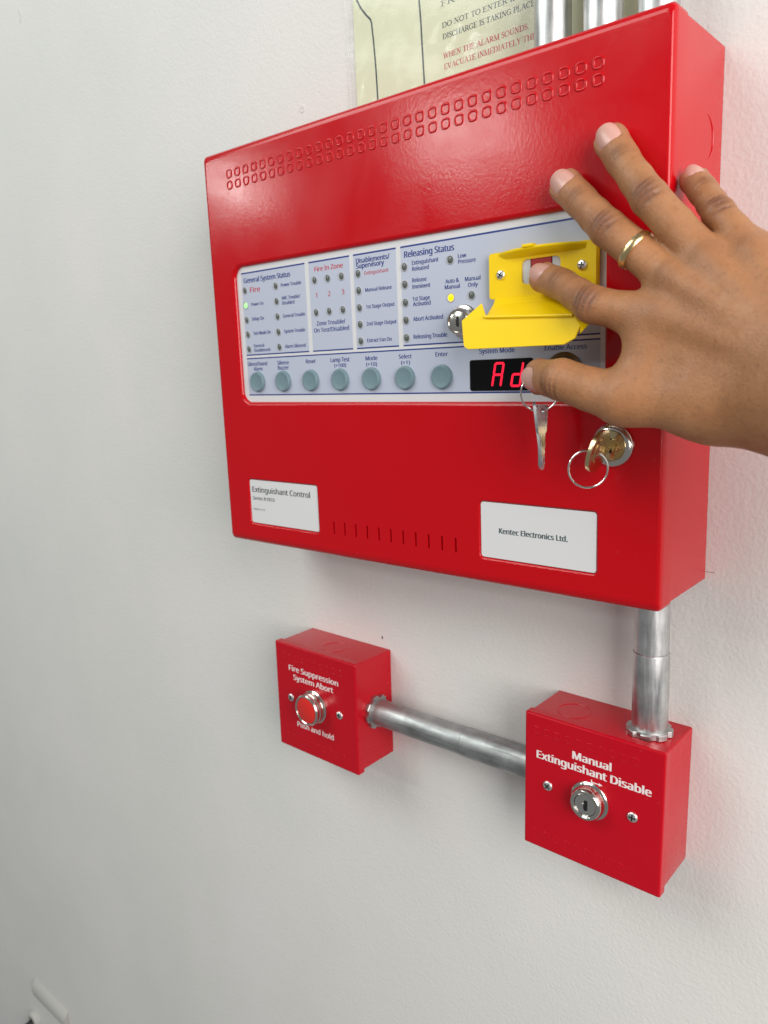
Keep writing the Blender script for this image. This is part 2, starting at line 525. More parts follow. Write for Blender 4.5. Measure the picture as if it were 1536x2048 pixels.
karc = tube([(0.0, 12.0 * math.sin(t), 12.0 * math.cos(t)) for t in [math.radians(12 + 156 * k / 20) for k in range(21)]], [0.15 + 0.4 * math.sin(PI * k / 20) for k in range(21)], 6)
part('knockout', karc, 'red', backbox, (bx1, -27, 104))

# lid: bent steel cover with fascia window, label recesses and slots
LX0, LX1, LZ0, LZ1 = -hw, hw, -hh, hh
IN = dict(t=5.5, b=6.5, l=5.0, r=2.2)
RY = 5.0
def lid_loop(k, cr):
    x0, x1, z0, z1 = LX0 + IN['l'] * k, LX1 - IN['r'] * k, LZ0 + IN['b'] * k, LZ1 - IN['t'] * k
    return rrect((x0 + x1) / 2, (z0 + z1) / 2, x1 - x0, z1 - z0, cr, 4)
loops = [xz(lid_loop(0, 3.5), -D + LID), xz(lid_loop(0, 3.5), -D + RY)]
for j in range(1, 7):
    a = math.radians(15 * j)
    loops.append(xz(lid_loop(1 - math.cos(a), 3.2), -D + RY * (1 - math.sin(a))))
shell = loft(loops)
OPX, OPZ, OPW, OPH, OPR = -2.5, 14.65, 319.0, 107.3, 9.0
win = lambda e: rrect(OPX, OPZ, OPW + 2 * e, OPH + 2 * e, OPR + e, 8)
LBL = [(-121.0, -122.6, 82.0, 37.6), (112.8, -122.2, 82.0, 37.6)]
rec = lambda i, e: rrect(LBL[i][0], LBL[i][1], LBL[i][2] + 2 * e, LBL[i][3] + 2 * e, 2.2 + e, 4)
SLOT = [(-63.0 + 11.5 * k, -135.4) for k in range(11)]
slot = lambda k: rrect(SLOT[k][0], SLOT[k][1], 1.5, 10.4, 0.74, 3)
plate = holed(lid_loop(1, 3.2), [win(2.8), rec(0, 1.6), rec(1, 1.6)] + [slot(k) for k in range(11)], -D)
def rim(fn, r, depth, n=5):
    ls = []
    for j in range(n + 1):
        a = math.radians(90 * j / n)
        ls.append(xz(fn(r * (1 - math.sin(a))), -D + r * (1 - math.cos(a))))
    ls.append(xz(fn(0), -D + depth))
    return loft(ls)
lidv = join(shell, plate, rim(win, 2.8, 6.0, 7), rim(lambda e: rec(0, e), 1.6, 2.5, 4), rim(lambda e: rec(1, e), 1.6, 2.5, 4),
            *[loft([xz(slot(k), -D), xz(slot(k), -D + 2.0)]) for k in range(11)])
lid = part('lid', shift(lidv, (0, 0, hh)), 'red', panel, smooth=40)
tag(lid)
part('slot_shade', shift(slab(rrect(0, -135, 130, 22, 1, 2), -D + 2.2, -D + 3.2), (0, 0, hh)), 'black', lid)  # black sheet added behind the slots, painting in the shade inside them

# two rows of stamped squares along the top
sq = ring_bead(rrect(0, 0, 5.6, 5.4, 1.8, 3), 0.85, 0.55)
sqm = mesh_of('stamped_square', sq, 'red', 60)
for row in (139.4, 131.0):
    for k in range(32):
        part('stamped_square', sqm, None, lid, (-158.7 + 10.02 * k, -D, row))

# printed labels in the two recesses
lab = []
for i in range(2):
    lab.append(part('label_plate', shift(slab(rec(i, -0.3), -D + 1.0, -D + 2.4, 0.25), (-LBL[i][0], 0, -LBL[i][1])), 'label', panel, (LBL[i][0], 0, LBL[i][1]), smooth=0))
text('Extinguishant Control', -158.6, -114.4, -88.8, 4.5, -D + 0.9, 'darkink', lab[0], bold=0.035)
text('Series K1810', -158.6, -121.0, -131.3, 2.8, -D + 0.9, 'darkink', lab[0], bold=0.03)
text('Made in U.K.', -158.5, -129.8, -143.8, 1.5, -D + 0.9, 'darkink', lab[0])
text('Kentec Electronics Ltd.', 86.2, -123.6, 134.7, 3.5, -D + 0.9, 'tealink', lab[1], bold=0.06)

# fascia
FY = -D + 3.0
fascia = part('fascia', shift(slab(rrect(OPX, OPZ, OPW + 2, OPH + 2, OPR, 6), FY, FY + 1.5), (0, 0, hh)), 'fascia', panel, smooth=30)
def strip(x0, x1, z0, z1, y, name, mat, th=0.15, r=0.05):
    return part(name, slab(rrect(0, 0, x1 - x0, z1 - z0, r, 2), -th, 0), mat, fascia, ((x0 + x1) / 2, y, (z0 + z1) / 2), smooth=0)
SEC = [(-156.2, -82.4), (-78.2, -36.8), (-33.0, 6.1), (10.2, 153.6)]
for a, b in SEC:
    strip(a, b, -1.0, 63.2, FY, 'status_field', 'zone', 0.12)
    strip(a, b, 62.8, 63.9, FY - 0.12, 'blue_rule', 'blue', 0.06)
    strip(a, b, -1.4, -0.5, FY - 0.12, 'blue_rule', 'blue', 0.06)
strip(-156.2, 153.6, -33.2, -3.8, FY, 'button_field', 'zone', 0.12)
strip(-156.2, 153.6, -4.3, -3.4, FY - 0.12, 'blue_rule', 'blue', 0.06)
strip(-156.2, 153.6, -33.7, -32.8, FY - 0.12, 'blue_rule', 'blue', 0.06)
TY = FY - 0.2
TXT = [
 ('General System Status',-153.3,55.7,-98.6,3.80,1),('Fire',-146.3,48.0,-134.2,3.90,3),('Power Trouble',-109.5,49.0,-87.0,2.50,0),
 ('Power On',-145.9,37.5,-131.3,2.42,0),('NRC Trouble/',-109.3,39.3,-89.2,2.52,0),('Disabled',-109.3,35.6,-95.6,2.52,0),
 ('Delay On',-146.3,26.0,-132.0,2.64,0),('General Trouble',-109.2,25.8,-84.7,2.54,0),('Test Mode On',-145.9,14.7,-125.0,2.66,0),
 ('System Trouble',-109.0,14.2,-85.6,2.56,0),('General',-146.2,4.9,-133.8,2.47,0),('Disablement',-145.9,1.3,-126.4,2.48,0),
 ('Alarm Silenced',-109.1,2.7,-85.9,2.58,0),('Fire In Zone',-72.0,56.3,-43.3,3.30,3),('1',-72.3,37.6,-70.7,3.53,2),
 ('2',-59.4,37.7,-56.9,3.48,2),('3',-45.5,37.8,-43.0,3.43,2),('Zone Trouble/',-72.7,17.5,-43.3,3.02,0),
 ('On Test/Disabled',-75.9,12.6,-40.0,3.04,0),('Disablements/',-30.3,57.4,0.4,3.32,1),('Supervisory',-30.5,53.9,-4.7,3.33,1),
 ('Extinguishant',-22.8,49.0,-0.9,2.44,2),('Manual Release',-22.7,37.5,1.4,2.46,0),('1st Stage Output',-22.5,26.1,3.5,2.48,0),
 ('2nd Stage Output',-22.8,14.4,4.7,2.50,0),('Extract Fan On',-22.8,2.9,-0.3,2.52,0),('Silence/Sound',-155.6,-9.7,-131.6,3.0,0),
 ('Alarm',-148.3,-13.7,-137.7,2.93,0),('Silence',-119.2,-9.8,-106.0,3.04,0),('Buzzer',-119.0,-13.7,-106.4,3.0,0),
 ('Reset',-86.6,-9.8,-76.3,2.93,0),('Lamp Test',-60.1,-9.7,-41.1,3.04,0),('(+100)',-56.6,-13.6,-44.7,2.66,0),
 ('Mode',-25.2,-9.7,-14.1,2.92,0),('(+10)',-24.8,-13.7,-14.7,2.56,0),('Select',5.6,-9.6,16.8,2.82,0),('(+1)',7.5,-13.5,15.2,2.47,0),
 ('Releasing Status',13.4,56.3,53.9,4.00,1),('Extinguishant',19.7,51.0,41.5,2.66,0),('Released',19.8,47.1,33.5,2.67,0),
 ('Low',56.9,51.1,63.2,2.54,0),('Pressure',57.0,47.6,70.2,2.54,0),('Release',19.5,39.8,31.4,2.68,0),('Imminent',19.3,35.7,34.3,2.69,0),
 ('1st Stage',19.4,27.8,33.7,2.71,0),('Activated',19.5,24.4,34.2,2.72,0),('Abort Activated',19.3,14.7,44.0,2.74,0),
 ('Releasing Trouble',19.2,3.1,47.0,2.76,0),('Auto &',46.7,36.5,57.3,2.60,0),('Manual',46.1,32.9,57.8,2.61,0),
 ('Manual',62.0,36.5,73.5,2.55,0),('Only',64.2,32.7,71.5,2.55,0),('Enter',37.2,-9.3,47.2,2.82,0),('System Mode',71.8,-8.9,97.6,3.07,0),
 ('Enable Access',118.4,-8.9,145.4,2.88,0)]
for s, x0, z0, x1, cap, k in TXT:
    text(s, x0, z0, x1, cap, TY, 'redink' if k in (2, 3) else 'blue', fascia, bold=(0.04, 0.055, 0.02, 0.045)[k])

# indicator lamps
ledv = join(mi(lathe([(3.0, 0.0), (2.9, 0.4), (2.6, 0.5), (2.35, 0.25), (2.25, -0.1)], 20, cap=False), 0),
            mi(lathe([(2.3, 0.02), (1.95, 0.3), (1.2, 0.55), (0.5, 0.68), (0.1, 0.7)], 20), 1))
ledm = {k: mesh_of('indicator_lamp', ledv, ['bezel', k], 40) for k in ('lens', 'greenled', 'amberled')}
LED = [(-152.6,50.0),(-152.7,38.4),(-152.7,26.9),(-152.5,15.4),(-152.4,3.7),(-115.5,50.2),(-115.5,38.7),(-115.5,27.1),(-115.5,15.4),(-115.5,3.8),
 (-72.6,50.3),(-58.9,50.3),(-45.1,50.3),(-72.6,27.0),(-58.9,27.0),(-45.1,27.0),(-28.9,50.4),(-28.9,38.8),(-28.9,27.1),(-28.9,15.5),(-28.9,3.9),
 (13.1,50.4),(13.1,39.0),(13.1,27.2),(13.1,15.6),(13.1,4.0),(50.8,50.7),(50.7,27.4),(66.8,27.4)]
for i, (x, z) in enumerate(LED):
    part('indicator_lamp', ledm['greenled' if i == 1 else 'amberled' if i == 27 else 'lens'], None, fascia, (x, FY - 0.14, z))

# push buttons
btn = lathe([(8.3, 0.1), (8.2, 0.5), (7.9, 0.6), (7.8, 1.9), (7.5, 2.5), (6.9, 2.7), (6.3, 2.5), (3.0, 2.35), (0.2, 2.3)], 36)
btm = mesh_of('push_button', btn, 'button', 40)
for x in (-143.6, -112.8, -81.7, -50.6, -19.7, 11.1, 42.4):
    part('push_button', btm, None, fascia, (x, FY - 0.1, -22.7))

# red digit display
disp = part('display', join(mi(slab(rrect(0, 0, 46, 19.6, 1.6, 4), -0.6, 0, 0.2), 0), mi(slab(rrect(0, 0, 43.5, 17.4, 0.8, 3), -0.75, -0.55), 0)), 'display', panel, (87.6, FY - 0.13, -22.4), smooth=0)
def segs(x0, which):
    h2, sl, wd, t = 7.4, 0.18, 7.6, 1.5
    zb = -29.7
    P = {'a': ((0, 2), (1, 2)), 'b': ((1, 2), (1, 1)), 'c': ((1, 1), (1, 0)), 'd': ((0, 0), (1, 0)), 'e': ((0, 1), (0, 0)), 'f': ((0, 2), (0, 1)), 'g': ((0, 1), (1, 1))}
    for s in which:
        (ax, az), (bx_, bz_) = P[s]
        pt = lambda u, k: Vector((u * (wd - t) + t / 2 + (k * h2) * sl, k * (h2 - t / 4) + t / 4))
        a, b = pt(ax, az), pt(bx_, bz_)
        d = (b - a).normalized()
        n = Vector((-d.y, d.x)) * t / 2
        a2, b2 = a + d * 0.18, b - d * 0.18
        lp = [a2 + n * .55 - d * .2, a2 - n * .55 - d * .2, a2 - n + d * .6, b2 - n - d * .6, b2 - n * .55 + d * .2, b2 + n * .55 + d * .2, b2 + n - d * .6, a2 + n + d * .6]
        lp = [(p.x, p.y) for p in lp]
        if (lp[1][0] - lp[0][0]) * (lp[2][1] - lp[0][1]) - (lp[1][1] - lp[0][1]) * (lp[2][0] - lp[0][0]) < 0: lp = lp[::-1]
        part('lit_segment', slab(lp, -0.12, 0), 'segment', disp, (x0, FY - 0.13 - 0.76, zb), smooth=0)
segs(80.8, 'abcefg')
segs(94.6, 'bcdeg')

# key switches
def key_switch(x, z, y, parent, r=1.0, mt='chrome'):
    k = part('key_switch', lathe([(10.6 * r, 0.1), (10.6 * r, 1.6), (10.0 * r, 2.2), (8.6 * r, 2.4), (8.5 * r, 7.6), (8.1 * r, 8.6), (7.4 * r, 9.2), (6.7 * r, 9.2), (6.3 * r, 8.6)], 40, cap=False), mt, parent, (x, y, z))
    part('lock_core', join(mi(lathe([(6.35 * r, 8.0), (6.2 * r, 8.6), (5.9 * r, 8.7), (0.2, 8.75)], 32), 0), mi(shift(slab(rrect(0, 0, 1.7 * r, 6.6 * r, 0.5, 3), -8.95, -8.6), (0.3, 0, 0)), 1),
                           mi(shift(slab(rrect(0, 0, 0.9 * r, 4.2 * r, 0.4, 3), -9.3, -8.7), (-1.2 * r, 0, -.4)), 0)), ['chrome', 'black'], k)
    return k
key_switch(61.4, 11.6, FY - 0.12, panel)
key_switch(131.5, -22.0, FY - 0.12, panel, 1.12, 'darkchrome')

# yellow hinged guard over the release switch
cover = part('yellow_guard', ([], []), 'yellow', panel, (118, -D, 37)) if False else None
CY0 = FY - 0.2                    # plate back
CY1 = -D - 2.0                    # plate front
co_out = rrect(118.0, 36.6, 69.8, 26.8, 2.0, 3)
co_in = rrect(118.4, 37.0, 25.4, 14.0, 3.2, 5)
fr_ = holed(co_out, [co_in], CY1)
guard = part('release_guard', shift(join(fr_, loft([xz(co_out, CY0), xz(co_out, CY1)]), loft([xz(co_in, CY1), xz(co_in, CY0 - 0.3)])), (-118, D, -37)), 'yellow', panel, (118, -D, 37), smooth=30)
# moulded lip along the top edge, deepest in the middle
lipl = []
for i in range(15):
    u = i / 14
    x = 90.5 + 56.5 * u
    dp = 7.5 * math.sin(PI * min(1, max(0, u))) ** 0.7 + 0.05
    zt = 49.9
    lipl.append([(x, CY1 + 0.4, zt - 0.2), (x, CY1 - dp, zt - 0.6 + 0.12 * dp), (x, CY1 - dp - 0.3, zt - 1.4 + 0.12 * dp), (x, CY1 - dp, zt - 2.1 + 0.1 * dp), (x, CY1 + 0.4, zt - 4.6)])
part('guard_lip', shift(loft(lipl, True, True), (-118, D, -37)), 'yellow', guard, (118, -D, 37), smooth=50)
part('guard_catch', shift(slab(rrect(114.5, 50.6, 7.5, 1.8, 0.6, 3), CY1 - 8.6, CY1 - 4.2, 0.4), (-118, D, -37)), 'yellow', guard, (118, -D, 37))
# the flap hangs open: hinge web, front wall and two folded cheeks
def sheet(polys, th):
    v, f = [], []
    for poly in polys:
        P = [Vector(p) for p in poly]
        nrm = Vector((0, 0, 0))
        for i in range(len(P)):
            nrm += P[i].cross(P[(i + 1) % len(P)])
        nrm = nrm.normalized()
        n = len(v); k = len(P)
        v += [tuple(p) for p in P] + [tuple(p + nrm * -th) for p in P]
        f.append(tuple(range(n, n + k)))
        f.append(tuple(range(n + 2 * k - 1, n + k - 1, -1)))
        for i in range(k):
            j = (i + 1) % k
            f.append((n + i, n + k + i, n + k + j, n + j))
    return v, f
def o_(x, out, z):
    return (x - 118, -out, z - 37)
h0, h1 = o_(87.5, 2.2, 23.6), o_(149.5, 2.2, 23.6)
w0, w1 = o_(88.5, 6.5, 19.4), o_(149.5, 6.5, 19.4)
f0, f1 = o_(93.2, 22.0, 11.6), o_(149.8, 22.0, 8.6)
flapv = sheet([
    [h0, h1, w1, w0][::-1],
    [w0, w1, f1, f0][::-1],
    [f0, f1, o_(154.3, 23.5, 3.2), o_(151.2, 24.0, -3.4), o_(145.0, 24.5, -6.4), o_(82.0, 24.5, -6.2), o_(79.0, 24.2, -4.6), o_(78.4, 24.0, -1.5), o_(77.0, 23.2, 10.6)][::-1],
    [f0, o_(77.0, 23.2, 10.6), o_(89.5, 21.0, 19.8), o_(91.2, 21.0, 15.0)][::-1],
    [f1, o_(158.9, 20.0, 5.2), o_(154.6, 23.8, -0.8), o_(154.3, 23.6, 3.2)][::-1],
], 1.3)
flap = part('guard_flap', flapv, 'yellow', guard, (118, -D, 37), smooth=25)
tag(flap, 'yellow flap folded open below the release switch')
part('flap_ridge', tube([o_(93.0, 22.6, 11.8), o_(149.4, 22.6, 8.9)], 0.9, 8), 'yellow', guard, (118, -D, 37))
# rocker switch seen through the opening
sw = part('release_switch', slab(rrect(0, 0, 30, 17, 1, 3), -3.9, 0.0), 'switchframe', panel, (118.4, FY - 0.15, 37))
part('rocker', slab(rrect(0, 0, 13.4, 13.2, 0.5, 3), -2.6, 0, 0.5), 'redswitch', sw, (118.4, FY - 2.2, 37.6), smooth=0)
part('rocker_gap', slab(rrect(0, 0, 14.2, 14.4, 0.4, 3), -0.25, 0), 'black', sw, (118.4, FY - 3.95, 37.6))

# screws: pan head with a cross
def screw_mesh(r):
    head = lathe([(r, 0.0), (r, 0.5), (r * 0.92, 0.95), (r * 0.7, 1.3), (r * 0.35, 1.5), (0.1, 1.55)], 24)
    c1 = slab(rrect(0, 0, r * 1.25, r * 0.26, 0.1, 2), -1.62, -1.2)
    c2 = slab(rrect(0, 0, r * 0.26, r * 1.25, 0.1, 2), -1.60, -1.2)
    return mesh_of('screw', join(mi(head, 0), mi(c1, 1), mi(c2, 1)), ['screwmetal', 'black'], 40)
SC = screw_mesh(2.9)
a = part('screw', SC, None, guard, (91.6, CY1, 37)); a.rotation_euler = (0, 0.6, 0)
a = part('screw', SC, None, guard, (144.6, CY1, 37)); a.rotation_euler = (0, 0.2, 0)

# cam lock of the lid
lk = part('lid_lock', lathe([(12.6, 0.0), (12.6, 1.2), (11.8, 2.6), (10.0, 3.6), (9.0, 3.7), (8.4, 3.2)], 40, cap=False), 'chrome', panel, (163.5, -D, -63.5))
part('lock_core', join(mi(lathe([(8.45, 3.0), (8.2, 3.6), (0.2, 3.7)], 32), 0), mi(slab(rrect(0, 0, 1.3, 8.5, 0.4, 3), -3.95, -3.6), 1)), ['brass', 'black'], lk)

# ---------------------------------------------------------------- small call boxes
def call_box(x, z, rot, label):
    t = thing('wall_box', (x, 0, z), label, 'wall box', 'small red wall boxes')
    t.rotation_euler = (0, -rot, 0)
    w2, h2, d = 100.5, 102.3, 48.0
    loc = (x, 0, z)
    body = part('back_box', loft([xz(rrect(0, 0.5, w2 - 1.6, h2 - 4.0, 1.0, 3), -0.2), xz(rrect(0, 0.5, w2 - 1.6, h2 - 4.0, 1.0, 3), -d + 3)], True, False), 'red2', t, loc)
    lp = lambda k: rrect(0, 0, w2 - 2 * k, h2 - 2 * k, 1.2, 3)
    ld = part('lid', loft([xz(lp(0.9), -d + 7.5), xz(lp(0), -d + 7.5), xz(lp(0), -d + 1.3), xz(lp(0.4), -d + 0.4), xz(lp(1.3), -d)], False, True), 'red2', t, loc, smooth=0)
    return t, body, ld
SQB = mesh_of('stamped_square', ring_bead(rrect(0, 0, 4.6, 4.6, 1.3, 2), 0.6, 0.16), 'red2', 60)
SB = screw_mesh(3.6)
def on(t, dx, y, dz):
    p = ABS[t.name]
    return (p[0] + dx, y, p[2] + dz)
def knock(body, loc, r, kind):
    c_ = [(r * math.cos(2 * PI * k / 28), r * math.sin(2 * PI * k / 28)) for k in range(28)]
    b_ = ring_bead(c_, 0.6, 0.3)
    vv = ([(x, z, -y) for x, y, z in b_[0]], [tuple(reversed(q)) for q in b_[1]]) if kind == 'top' else b_
    part('knockout', vv, 'red2', body, loc)

boxa, bodya, lida = call_box(-127.4, -311.1, -0.013, 'red wall box with round red abort push button, left of the horizontal conduit')
boxb, bodyb, lidb = call_box(137.1, -308.7, -0.016, 'red wall box with manual extinguishant disable keyhole, below the vertical conduit')
for ld, t in ((lida, boxa), (lidb, boxb)):
    for row in (39.0, -40.0):
        for k in range(10):
            part('stamped_square', SQB, None, ld, on(t, -41.0 + 8.0 * k + (2.0 if t is boxa else 0), -48.0, row))
    for dx in (-31.5, 30.2):
        a = part('screw', SB, None, ld, on(t, dx, -48.0, -0.3)); a.rotation_euler = (0, random.random(), 0)
knock(bodya, on(boxa, 3, -24, h2a) if False else (-122, -25, -311.1 + 49.65), 11.5, 'top')
knock(bodyb, (113, -25, -308.7 + 49.65), 11.5, 'top')
text('Fire Suppression', -159.8, -284.6, -97.8, 5.1, -48.12, 'whiteink', lida, bold=0.055)
text('System Abort', -154.4, -292.7, -104.2, 5.1, -48.12, 'whiteink', lida, bold=0.055)
text('Push and hold', -152.2, -337.8, -106.0, 5.0, -48.12, 'whiteink', lida, bold=0.05)
text('Manual', 124.1, -281.9, 151.5, 5.6, -48.12, 'whiteink', lidb, bold=0.075)
text('Extinguishant Disable', 96.8, -290.2, 178.8, 5.7, -48.12, 'whiteink', lidb, bold=0.075)
av = slab([(0, 0), (0.7, 0), (0.7, 3.8), (0, 3.8)], -0.05, 0)
ah = slab([(0.7, 1.6), (6.2, 1.6), (6.2, 2.3), (0.7, 2.3)], -0.05, 0)
hd = slab([(5.6, 0.8), (8.2, 1.95), (5.6, 3.1)], -0.07, 0)
part('printed_arrow', join(av, ah, hd), 'whiteink', lidb, (137.8, -48.06, -296.4), smooth=0)
# abort button
bo = part('abort_button', lathe([(15.2, 0), (15.2, 1.8), (14.2, 2.8), (13.2, 3.0), (13.2, 4.4), (14.2, 5.0), (14.2, 7.0), (13.4, 7.6), (13.4, 8.8), (14.1, 9.3), (14.1, 11.0), (13.4, 11.9), (12.4, 12.1), (11.8, 11.4)], 44, cap=False), 'chrome', boxa, (-127.6, -48.0, -311.5), smooth=30)
part('button_cap', lathe([(11.8, 10.0), (11.7, 11.3), (11.0, 11.7), (0.2, 11.75)], 40), 'redbtn', bo, (-127.6, -48.0, -311.5))
# disable key switch
ks_ = part('key_switch', lathe([(13.6, 0), (13.6, 1.0), (12.8, 1.8), (11.8, 2.2), (11.6, 5.6), (11.2, 7.2), (10.2, 8.3), (8.6, 8.6), (7.8, 8.0), (7.6, 7.0)], 44, cap=False), 'chrome', boxb, (137.3, -48.0, -308.4), smooth=30)
part('lock_core', join(mi(lathe([(7.6, 6.4), (7.4, 7.4), (6.6, 7.6), (5.6, 7.6), (0.2, 7.7)], 36), 0), mi(shift(slab(rrect(0, 0, 2.5, 7.4, 0.9, 3), -7.95, -7.5), (0.6, 0, 0)), 1), mi(shift(slab(rrect(0, 0, 1.6, 4.0, 0.7, 3), -8.4, -7.5), (-1.6, 0, -1.0)), 0)), ['steel', 'black'], ks_, (137.3, -48.0, -308.4))

# ---------------------------------------------------------------- conduits
def nut(rin, rout, th, axis):
    n = 64
    def prof(r0):
        out = []
        for k in range(n):
            ph = (k % 8) / 8
            r = rout if ph < 0.55 else rout - 1.9
            out.append((min(r, r0), 2 * PI * k / n))
        return out
    def ringp(r0, h):
        l = []
        for r, a_ in prof(r0):
            u, v_ = r * math.cos(a_), r * math.sin(a_)
            l.append((u, v_, h) if axis == 'z' else (h, u, v_))
        return l
    return loft([ringp(rin, th), ringp(rout - 0.5, th), ringp(rout, th - 0.6), ringp(rout, 0.4), ringp(rin, 0.0)])
PX, PY = 167.6, -24.0
cd = thing('conduit', (PX, PY, -258), 'short vertical steel conduit between the big panel and the keyhole box', 'conduit', 'steel conduits')
part('pipe', lathe([(10.9, -205), (10.9, -156)], 40, 'z', False), 'galvz', cd, (PX, PY, 0))
part('connector', lathe([(11.0, -202.6), (11.5, -203.0), (11.6, -203.6), (11.6, -255), (11.0, -257)], 40, 'z', False), 'galvz', cd, (PX, PY, 0))
part('locknut', nut(11.2, 14.9, 4.2, 'z'), 'zinc', cd, (PX, PY, -308.7 + 49.3 - 0.1))
PZ, QY = -311.5, -23.0
ch = thing('conduit', (-78, QY, PZ), 'horizontal steel conduit joining the two small red boxes', 'conduit', 'steel conduits')
part('pipe', lathe([(11.3, -79), (11.3, 20)], 40, 'x', False), 'galvx', ch, (0, QY, PZ))
part('connector', lathe([(11.35, 19.0), (11.8, 19.5), (11.8, 88)], 40, 'x', False), 'galvx', ch, (0, QY, PZ))
part('locknut', nut(11.2, 14.9, 4.2, 'x'), 'zinc', ch, (-77.9, QY, PZ))
for x, lb in ((96.5, 'steel conduit rising from the panel top, leftmost of three, over the green notice'),
              (129.5, 'steel conduit rising from the panel top, middle of three'),
              (163.0, 'steel conduit rising from the panel top, rightmost of three')):
    cu_ = thing('conduit', (x, -25, 155), lb, 'conduit', 'steel conduits')
    part('pipe', lathe([(10.7, 170), (10.7, 900)], 40, 'z', False), 'galvz', cu_, (x, -25, 0))
    part('connector', lathe([(10.8, 205), (11.4, 204.4), (11.4, 156)], 40, 'z', False), 'galvz', cu_, (x, -25, 0))

# ---------------------------------------------------------------- notice in a clear sleeve
nx0, nx1, nz0, nz1 = -89.0, 147.0, 120.0, 330.0
notice = thing('evacuation_notice', (29, -1, nz0), 'pale green evacuation notice in a clear plastic sleeve above the panel', 'notice')
sheet_ = part('paper_sheet', shift(slab([(nx0, nz0), (nx1, nz0), (nx1, nz1), (nx0, nz1)], -0.8, -0.55), (0, 0, 0)), 'paper', notice, (0, 0, 0), smooth=0)
def inkline(pts, wd, nm):
    loops_ = []
    for i, p in enumerate(pts):
        a_, b_ = Vector(pts[max(i - 1, 0)]), Vector(pts[min(i + 1, len(pts) - 1)])
        t_ = (b_ - a_).normalized()
        n_ = Vector((-t_.y, t_.x)) * wd / 2
        loops_.append([(p[0] + n_.x, -0.87, p[1] + n_.y), (p[0] - n_.x, -0.87, p[1] - n_.y)])
    part(nm, loft(loops_, closed=False), 'darkink', sheet_, (0, 0, 0), smooth=0)
inkline([(-88.0, 275), (-85, 264), (-81, 257), (-75.8, 250.6), (-71.5, 246.2), (-70.6, 243), (-69.3, 230), (-68, 211), (-67.3, 190), (-66, 160)], 1.5, 'drawn_line')
inkline([(-25.2, 300), (-24.5, 245.5), (-23.5, 231), (-22.6, 208), (-21.8, 190), (-21, 160)], 1.5, 'drawn_line')
serif('FK-5-1-12', -5.5, 235.3, 36, 3.5, -0.85, 'darkink', sheet_)
serif('DO NOT TO ENTER IF THE', -4.7, 221.2, 70.5, 3.4, -0.85, 'darkink', sheet_)
serif('DISCHARGE IS TAKING PLACE', -4.3, 213.7, 70.4, 3.55, -0.85, 'darkink', sheet_)
serif('WHEN THE ALARM SOUNDS.', -4.1, 201.0, 66.2, 3.6, -0.85, 'redink', sheet_)
serif('EVACUATE INMEDIATELY THI', -3.7, 193.8, 69.8, 3.6, -0.85, 'redink', sheet_)
# sleeve: slightly rumpled film
sv, sf_ = [], []
nu, nv = 90, 60
rs = np.random.RandomState(4)
ph = rs.rand(6) * 6
for j in range(nv + 1):
    for i in range(nu + 1):
        x = -97.5 + 250 * i / nu
        z = 112 + 226 * j / nv
        e = min(1.0, min(i, nu - i, j, nv - j) / 4)
        y = -1.5 - e * (0.7 + 0.35 * math.sin(x * 0.09 + ph[0] + 2 * math.sin(z * 0.03)) + 0.35 * math.sin(z * 0.13 + x * 0.05 + ph[1]) + 0.10 * math.sin(x * 0.31 - z * 0.17 + ph[2]))
        sv.append((x + 0.8 * math.sin(z * 0.06) * (1 - e), min(y, -1.15), z))
for j in range(nv):
    for i in range(nu):
        a_ = j * (nu + 1) + i
        sf_.append((a_, a_ + 1, a_ + nu + 2, a_ + nu + 1))
part('clear_sleeve', (sv, sf_), 'film', notice, (0, 0, 0), smooth=180)
part('sleeve_seam', tube([(-94.6 + 0.5 * math.sin(z * 0.05), -1.5, z) for z in range(112, 339, 6)], 0.35, 6), 'film', notice, (0, 0, 0))

